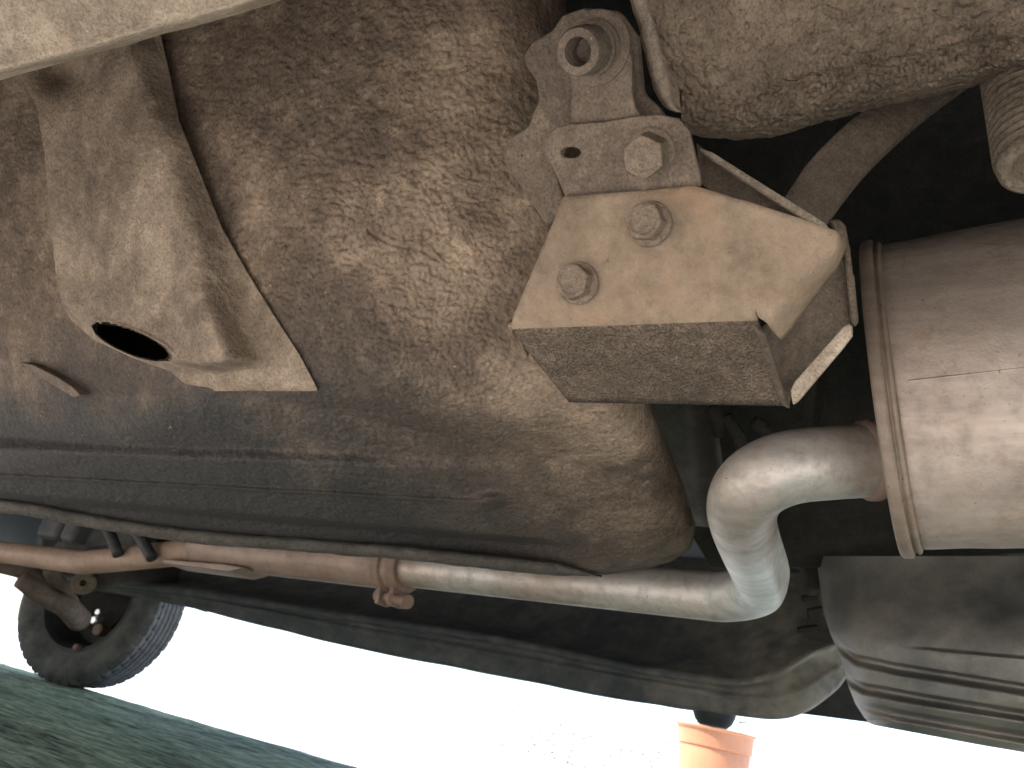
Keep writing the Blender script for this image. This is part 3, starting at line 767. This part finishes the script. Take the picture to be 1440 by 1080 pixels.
# --- things in the dark behind: rubber hangers, inner panels, shields
hc = run(1.18)
hang = thing('rubber_hanger', 'x', 'x', tuple(hc)); del hang['label'], hang['category']
hang['label'] = 'dark rubber exhaust hanger above the far pipe'
hang.parent = car; hang.matrix_parent_inverse = Matrix.Translation(car.location).inverted()
def blk(bm, c, sx, sy, sz):
    r = bmesh.ops.create_cube(bm, size=1); bmesh.ops.scale(bm, verts=r['verts'], vec=(sx, sy, sz)); bmesh.ops.translate(bm, verts=r['verts'], vec=V(c))
bm = bmesh.new(); blk(bm, hc + np.array([-.04, .10, .012]), .03, .08, .06); blk(bm, hc + np.array([-.04, .02, .006]), .035, .05, .055)
from_bm('rubber_block', bm, m_rubber, hang, bevel=.012, seg=3)
for k, (dy, ty) in enumerate(((-.06, -.06), (-.14, -.08))):
    tube('hanger_rod', curve_pts([hc + np.array(v) for v in ((-.035, dy + .05, .07), (-.04, dy + .02, .03), (-.04, dy + ty * .5, .0), (-.03, dy + ty, -.03))], 8), .009, m_rubber, hang, 14)

def body(name, pts, th, m, label=None, bevel=.004): return slabpart(name, pts, th, m, car, label, bevel)
# dark flat underbody above the pipes
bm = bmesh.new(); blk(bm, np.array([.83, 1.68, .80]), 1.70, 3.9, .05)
ub = from_bm('underbody_panel', bm, m_black, car, bevel=.01)
# pale grey heat shield between pan and tail pipe, blurred in the gap
hs = []
for t in np.linspace(0, 1, 12):
    r_ = []
    for q_ in np.linspace(0, 1, 14):
        x = 905 + 95 * q_ + 25 * t * q_; y = 540 + t * 190 + 14 * q_
        r_.append(P(x, y, .74 + .06 * math.sin(q_ * 2.6) - .05 * t))
    hs.append(r_)
o = grid_mesh('heat_shield', np.array(hs), m_shield, car, label='soft grey heat shield between pan and tail pipe')
o.modifiers.new('t', 'SOLIDIFY').thickness = .003
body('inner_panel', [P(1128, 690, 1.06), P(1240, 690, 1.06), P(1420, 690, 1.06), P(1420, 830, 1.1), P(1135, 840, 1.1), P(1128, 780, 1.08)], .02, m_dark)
body('gap_backdrop', [P(880, -100, .75), P(1700, -100, .66), P(1700, 760, .9), P(1180, 800, 1.0), P(1000, 800, 1.05), P(880, 600, .95)], .02, m_black)  # dark backdrop, added to keep the gap behind the muffler black
body('brace', [P(1150, 480, .56), P(1168, 480, .56), P(1160, 560, .60), P(1148, 640, .62), P(1134, 640, .62)], .01, m_black)
for x0, y0, x1, y1 in ((1020, 585, 1046, 640), (1060, 592, 1090, 622), (1000, 572, 1012, 610)):
    tube('brake_line', [P(x0, y0, .68), P((x0 + x1) / 2 + 5, (y0 + y1) / 2, .68), P(x1, y1, .69)], .006, m_dark, car, 12)

# --- sill of the far side, long dark panel under the pipe
SX = lambda x, y, X: P(x, y, onplane(x, y, (1, 0, 0), (X, 0, 0)))
sx = np.array([60, 280, 480, 700, 900, 1040, 1090, 1125, 1155, 1180, 1196.]); sq = np.linspace(60, 1196, 300)
send = lambda ys, tail: tuple(ys[:5]) + tail
top0 = (700, 720, 740, 760, 780, 792, 800, 806, 812, 818, 822); top1 = (775, 800, 822, 842, 852, 858, 858, 855, 850, 845, 845); top2 = (800, 822, 848, 884, 925, 925, 905, 890, 880, 878, 882)
rdg = (803, 829, 861, 894, 937, 957, 945, 922, 905, 900, 905); grv = (812, 842, 881, 921, 958, 982, 985, 972, 952, 938, 932); btm = (816, 858, 908, 951, 989, 1008, 1014, 1008, 990, 968, 945)
srows = [(top0, 0, 1.66), (top1, 0, 1.62), (top2, 0, 1.53), (rdg, -2, 1.47), (rdg, 5, 1.447), (rdg, 11, 1.455), (rdg, 14, 1.49), (grv, -4, 1.475), (grv, 2, 1.468), (grv, 6, 1.49), (btm, -8, 1.48), (btm, -2, 1.488), (btm, 0, 1.50), (btm, -6, 1.58)]
rows = []
for ys, oy, X in srows:
    yq = np.interp(sq, sx, ys) + oy + (fbm(sq / 40, sq * 0 + X * 70, 3) - .5) * 4 * (oy >= 0)
    k = np.ones(11) / 11; yq[8:-8] = np.convolve(yq, k, 'same')[8:-8]
    X = X + .10 * np.clip((sq - 1120) / 76, 0, 1) ** 2 - .03 * bump1(sq, 1090, 50)
    rows.append(P(sq, yq, (X - CP[0]) / (P(sq, yq, np.ones_like(sq))[:, 0] - CP[0])))
sill = grid_mesh('sill', np.array(rows), m_sill, car, label='dark grooved sill of the far side')
# jacking pad under its end
c = SX(1004, 1004, 1.53)
lathe('jacking_pad', [(.03, .042), (.0, .040), (-.014, .034), (-.022, .026), (-.024, 0)], c + np.array([0, 0, .0]), (0, 0, 1), m_rubber, car, 28, label='small black pad hanging under the sill end')
body('arch_gap', [P(1120, 900, 1.5), P(1260, 900, 1.5), P(1260, 1022, 1.5), P(1120, 1004, 1.5)], .05, m_black)
for x0, y0, ww, hh in ((1128, 840, 26, 8), (1136, 858, 22, 16), (1122, 884, 30, 8)):
    body('clip', [P(x0, y0, 1.1), P(x0 + ww, y0 - 4, 1.1), P(x0 + ww - 2, y0 + hh - 3, 1.1), P(x0 + 3, y0 + hh, 1.1)], .01, m_black, bevel=.002)

# --- rear bumper, ribbed black plastic at the lower right
XLb = [(700, 1150), (800, 1150), (860, 1158), (890, 1167), (930, 1184), (965, 1193), (990, 1203), (1010, 1216), (1030, 1250), (1060, 1430)]
YBb = [(1140, 1008), (1200, 1008), (1230, 1020), (1300, 1033), (1380, 1048), (1440, 1058), (1560, 1080), (1850, 1135)]
nu, nv = 300, 240
U, Vv = np.meshgrid(np.linspace(0, 1, nu), np.linspace(0, 1, nv))
Xb = 1150 + U * 700
for _ in range(5):
    Yb = 782 + Vv * (interp(Xb, YBb) - 782); Xb = interp(np.minimum(Yb, 1012), XLb) + U * (1850 - interp(np.minimum(Yb, 1012), XLb))
db = .95 - (Xb - 1150) * .00045 - .10 * sstep(760, 930, Yb) + .05 * sstep(985, 1060, Yb)
t = np.clip(1 - U / .094, 0, 1); db = db + .10 * (1 - np.sqrt(np.maximum(0, 1 - t * t)))
def groove(x0, pts): return interp(x0, pts)
g0 = groove(Xb, [(1150, 880), (1200, 905), (1300, 912), (1440, 925), (1850, 968)])
g1 = groove(Xb, [(1165, 892), (1180, 908), (1205, 926), (1260, 938), (1440, 967), (1850, 1040)])
g2 = groove(Xb, [(1180, 938), (1195, 956), (1215, 966), (1300, 982), (1440, 1004), (1850, 1075)])
g3 = groove(Xb, [(1195, 982), (1215, 992), (1260, 1003), (1440, 1035), (1850, 1110)])
db = db - .010 * sstep(-3, 3, Yb - g0) * sstep(1270, 1320, Xb)
for g, a in ((g1, .016), (g2, .018), (g3, .012)):
    e = Yb - g
    db = db + a * (sstep(-7, -1, e) - sstep(1, 12, e)) - a * .7 * sstep(2, 14, e)
db = db - (fbm(Xb / 60, Yb / 60, 3) - .5) * .012
pts = P(Xb, Yb, db)
pts = np.concatenate([P(Xb[:, 0], Yb[:, 0], db[:, 0] + .08)[:, None], pts], 1)
under = pts[-1:] + (P(1300, 1000, 1.0) - P(1300, 1000, .85)) * .8 + np.array([0, 0, .02])
grid_mesh('rear_bumper', np.concatenate([pts, under], 0), m_bump, car, label='black ribbed plastic bumper corner at the lower right')

# --- bodywork above (out of the frame), it keeps the sky off the underside
bm = bmesh.new()
prof = [(-.29, .28), (-.34, .50), (-.34, .86), (-.28, 1.0), (.05, 1.38), (.9, 1.46), (1.9, 1.42), (2.55, 1.02), (3.4, .92), (3.75, .74), (3.72, .28)]
L_ = [bm.verts.new((-.04 + (.10 if z > 1.1 else 0), y, z)) for y, z in prof]; R2 = [bm.verts.new((1.70 - (.10 if z > 1.1 else 0), y, max(z, .40))) for y, z in prof]
bm.faces.new(L_); bm.faces.new(R2[::-1])
for i in range(len(prof) - 1):
    j = (i + 1) % len(prof); bm.faces.new((L_[i], R2[i], R2[j], L_[j]))
from_bm('body_shell', bm, m_body, car, bevel=.04, seg=3, ang=20)

# --- front wheel on the far side, steered
wc_d = 2.78
wc = P(146, 846, wc_d)
WR = wc[2] - (-.002)
wheel = thing('wheel', 'x', 'x', tuple(wc)); del wheel['label'], wheel['category']
wheel['label'] = 'turned front wheel standing at the edge of the green ramp'
wheel.parent = car; wheel.matrix_parent_inverse = Matrix.Translation(car.location).inverted()
view = wc - CP; view[2] = 0; view /= np.linalg.norm(view)
ang = math.radians(-41)
wa = np.array([view[0] * math.cos(ang) - view[1] * math.sin(ang), view[0] * math.sin(ang) + view[1] * math.cos(ang), 0.0])
hw = .094
prof = []
# inner rim edge -> sidewall -> tread -> other sidewall
sw = [(-.078, .62), (-.084, .66), (-.093, .74), (-.096, .82), (-.092, .90), (-.084, .955), (-.074, .982)]
tread = []
for c in (-.060, -.036, -.012, .012, .036, .060):
    tread += [(c - .0105, 1.0), (c + .0085, 1.0), (c + .0095, .978), (c + .0125, .978)]
prof = sw + tread + [(-a, r) for a, r in sw[::-1]]
seg = 288
pts = lathe_pts([(a, r * WR) for a, r in prof], wc, wa, seg)
i_ = np.arange(seg)
for k, (a, r) in enumerate(prof):
    if r >= .981:
        cut = (i_ + int(abs(a) * 60)) % 6 == 0
        sh_ = .020 if abs(a) > .045 else .010
        ctr = wc + wa * a
        pts[k][cut] = ctr + (pts[k][cut] - ctr) * (1 - sh_)
tyre = grid_mesh('tyre', pts, m_tyre, wheel, closed=True); autosharp(tyre, 30)
rim_p = [(-.078, .655), (-.082, .64), (-.082, .60), (-.074, .585), (-.06, .57), (-.03, .54), (.03, .52), (.045, .50), (.05, .30), (.045, .0)]
lathe('rim', [(a, r * WR) for a, r in rim_p], wc, wa, m_rubber, wheel, 72)
lathe('brake_drum', [(-.005, 0), (-.005, .33 * WR), (.0, .36 * WR), (.05, .36 * WR)], wc, wa, m_black, wheel, 48)
nW = np.cross(wa, [0, 0, 1]); nW /= np.linalg.norm(nW)
for k, (px, py, s_) in enumerate(((142, 862, .013), (136, 873, .015), (141, 886, .020), (111, 911, .012))):
    q = P(px, py, wc_d - .0) ; dd_ = onplane(px, py, wa, wc - wa * (.03 if k < 3 else .075)); q = P(px, py, dd_)
    lathe('wheel_stud', [(-.02, 0), (-.02, s_ * .7), (-.015, s_), (.03, s_)], q, wa, m_stud if k < 2 else m_rust, wheel, 12)
# suspension arm with a bush in front of it
arm = thing('suspension_arm', 'x', 'x', tuple(P(100, 830, 2.45))); del arm['label'], arm['category']
arm['label'] = 'dirty suspension arm with a round bush in front of the wheel'
arm.parent = car; arm.matrix_parent_inverse = Matrix.Translation(car.location).inverted()
tube('arm_bar', curve_pts([P(30, 815, 2.3), P(62, 838, 2.35), P(92, 852, 2.4), P(112, 872, 2.5)], 8), np.linspace(.026, .036, 25), m_brown, arm, 20)
tube('arm_tube', curve_pts([P(70, 800, 2.38), P(95, 838, 2.42), P(108, 862, 2.46)], 8), .022, m_brown, arm, 20)
bush_c = P(117, 820, 2.3); bd = bush_c - CP; bd /= np.linalg.norm(bd)
lathe('bush', [(.06, .032), (-.0, .034), (-.004, .03), (-.003, .010), (.02, .009), (.02, 0)], bush_c, bd + np.array([.15, 0, .1]), m_hose, arm, 36)
tube('bush_sleeve', [P(115, 822, 2.33), P(170, 808, 2.4), P(250, 806, 2.5)], .03, m_dark, arm, 20)
tube('track_rod', [P(-60, 778, 2.5), P(30, 800, 2.5), P(75, 828, 2.5)], .03, m_brown, arm, 20)
# dark arch and chassis rails round the wheel
body('wheel_arch', [P(-60, 770, 3.1), P(330, 800, 2.9), P(290, 862, 2.9), P(240, 846, 2.9), P(130, 815, 3.0), P(60, 822, 3.0), P(0, 800, 3.1), P(-60, 790, 3.1)], .12, m_sill)
# ------------------------------------------------------------------ yard beyond
pc = P(1006, 1034, 2.75); gz0 = -.06
pot = thing('flower_pot', 'orange terracotta flower pot on the bright paving beyond the sill', 'flower pot', (pc[0], pc[1], gz0))
H = pc[2] - gz0 + .02; R0 = .138
base = np.array([pc[0], pc[1], gz0])
lathe('pot_body', [(0.003, 0), (.003, R0 * .64), (.012, R0 * .66), (H * .80, R0 * .90), (H * .82, R0 * .885), (H * .83, R0 * .93), (H * .97, R0 * .965), (H * .985, R0 * 1.02), (H, R0 * 1.02), (H, R0 * .93), (H * .9, R0 * .9), (H * .9, 0)], base, (0, 0, 1), m_pot, pot, 56)
lathe('soil', [(H * .905, R0 * .89), (H * .92, R0 * .5), (H * .915, 0)], base, (0, 0, 1), m_soil, pot, 24)
bm = bmesh.new()
for k in range(9):
    a = random.random() * 6.28; r = random.random() * R0 * .6; hh = .08 + random.random() * .14
    p0 = Vector((pc[0] + r * math.cos(a), pc[1] + r * math.sin(a), gz0 + H * .9)); p1 = p0 + Vector((random.uniform(-.02, .02), random.uniform(-.02, .02), hh))
    for off in (Vector((.0015, 0, 0)), Vector((0, .0015, 0))):
        bm.faces.new([bm.verts.new(p0 - off), bm.verts.new(p0 + off), bm.verts.new(p1 + off), bm.verts.new(p1 - off)])
    for _ in range(6):
        c = p0.lerp(p1, random.random()); u = Vector((random.uniform(-1, 1), random.uniform(-1, 1), random.uniform(-.3, .8))).normalized() * .022; v_ = u.cross(Vector((random.random(), random.random(), 1))).normalized() * .007
        bm.faces.new([bm.verts.new(c), bm.verts.new(c + u * .5 + v_), bm.verts.new(c + u), bm.verts.new(c + u * .5 - v_)])
o = from_bm('seedling', bm, m_leaf, pot); o['kind'] = 'stuff'
# low kerb and hedge far off
hedge = thing('hedge', 'pale low hedge on the far side of the bright yard', 'hedge', (7.2, 1.0, -.06))
bm = bmesh.new()
for _ in range(1800):
    c = Vector((7.2 + random.gauss(0, .22), random.uniform(-2.5, 4.5), abs(random.gauss(.1, .13)) - .06))
    u = Vector((random.gauss(0, 1), random.gauss(0, 1), random.gauss(0, 1))).normalized() * .03; v_ = u.orthogonal().normalized() * .014
    bm.faces.new([bm.verts.new(c - u), bm.verts.new(c + v_), bm.verts.new(c + u), bm.verts.new(c - v_)])
m_hedge = NB('hedge_leaf').done((.17, .19, .145), .6)
o = from_bm('leaves', bm, m_hedge, hedge); o['kind'] = 'stuff'
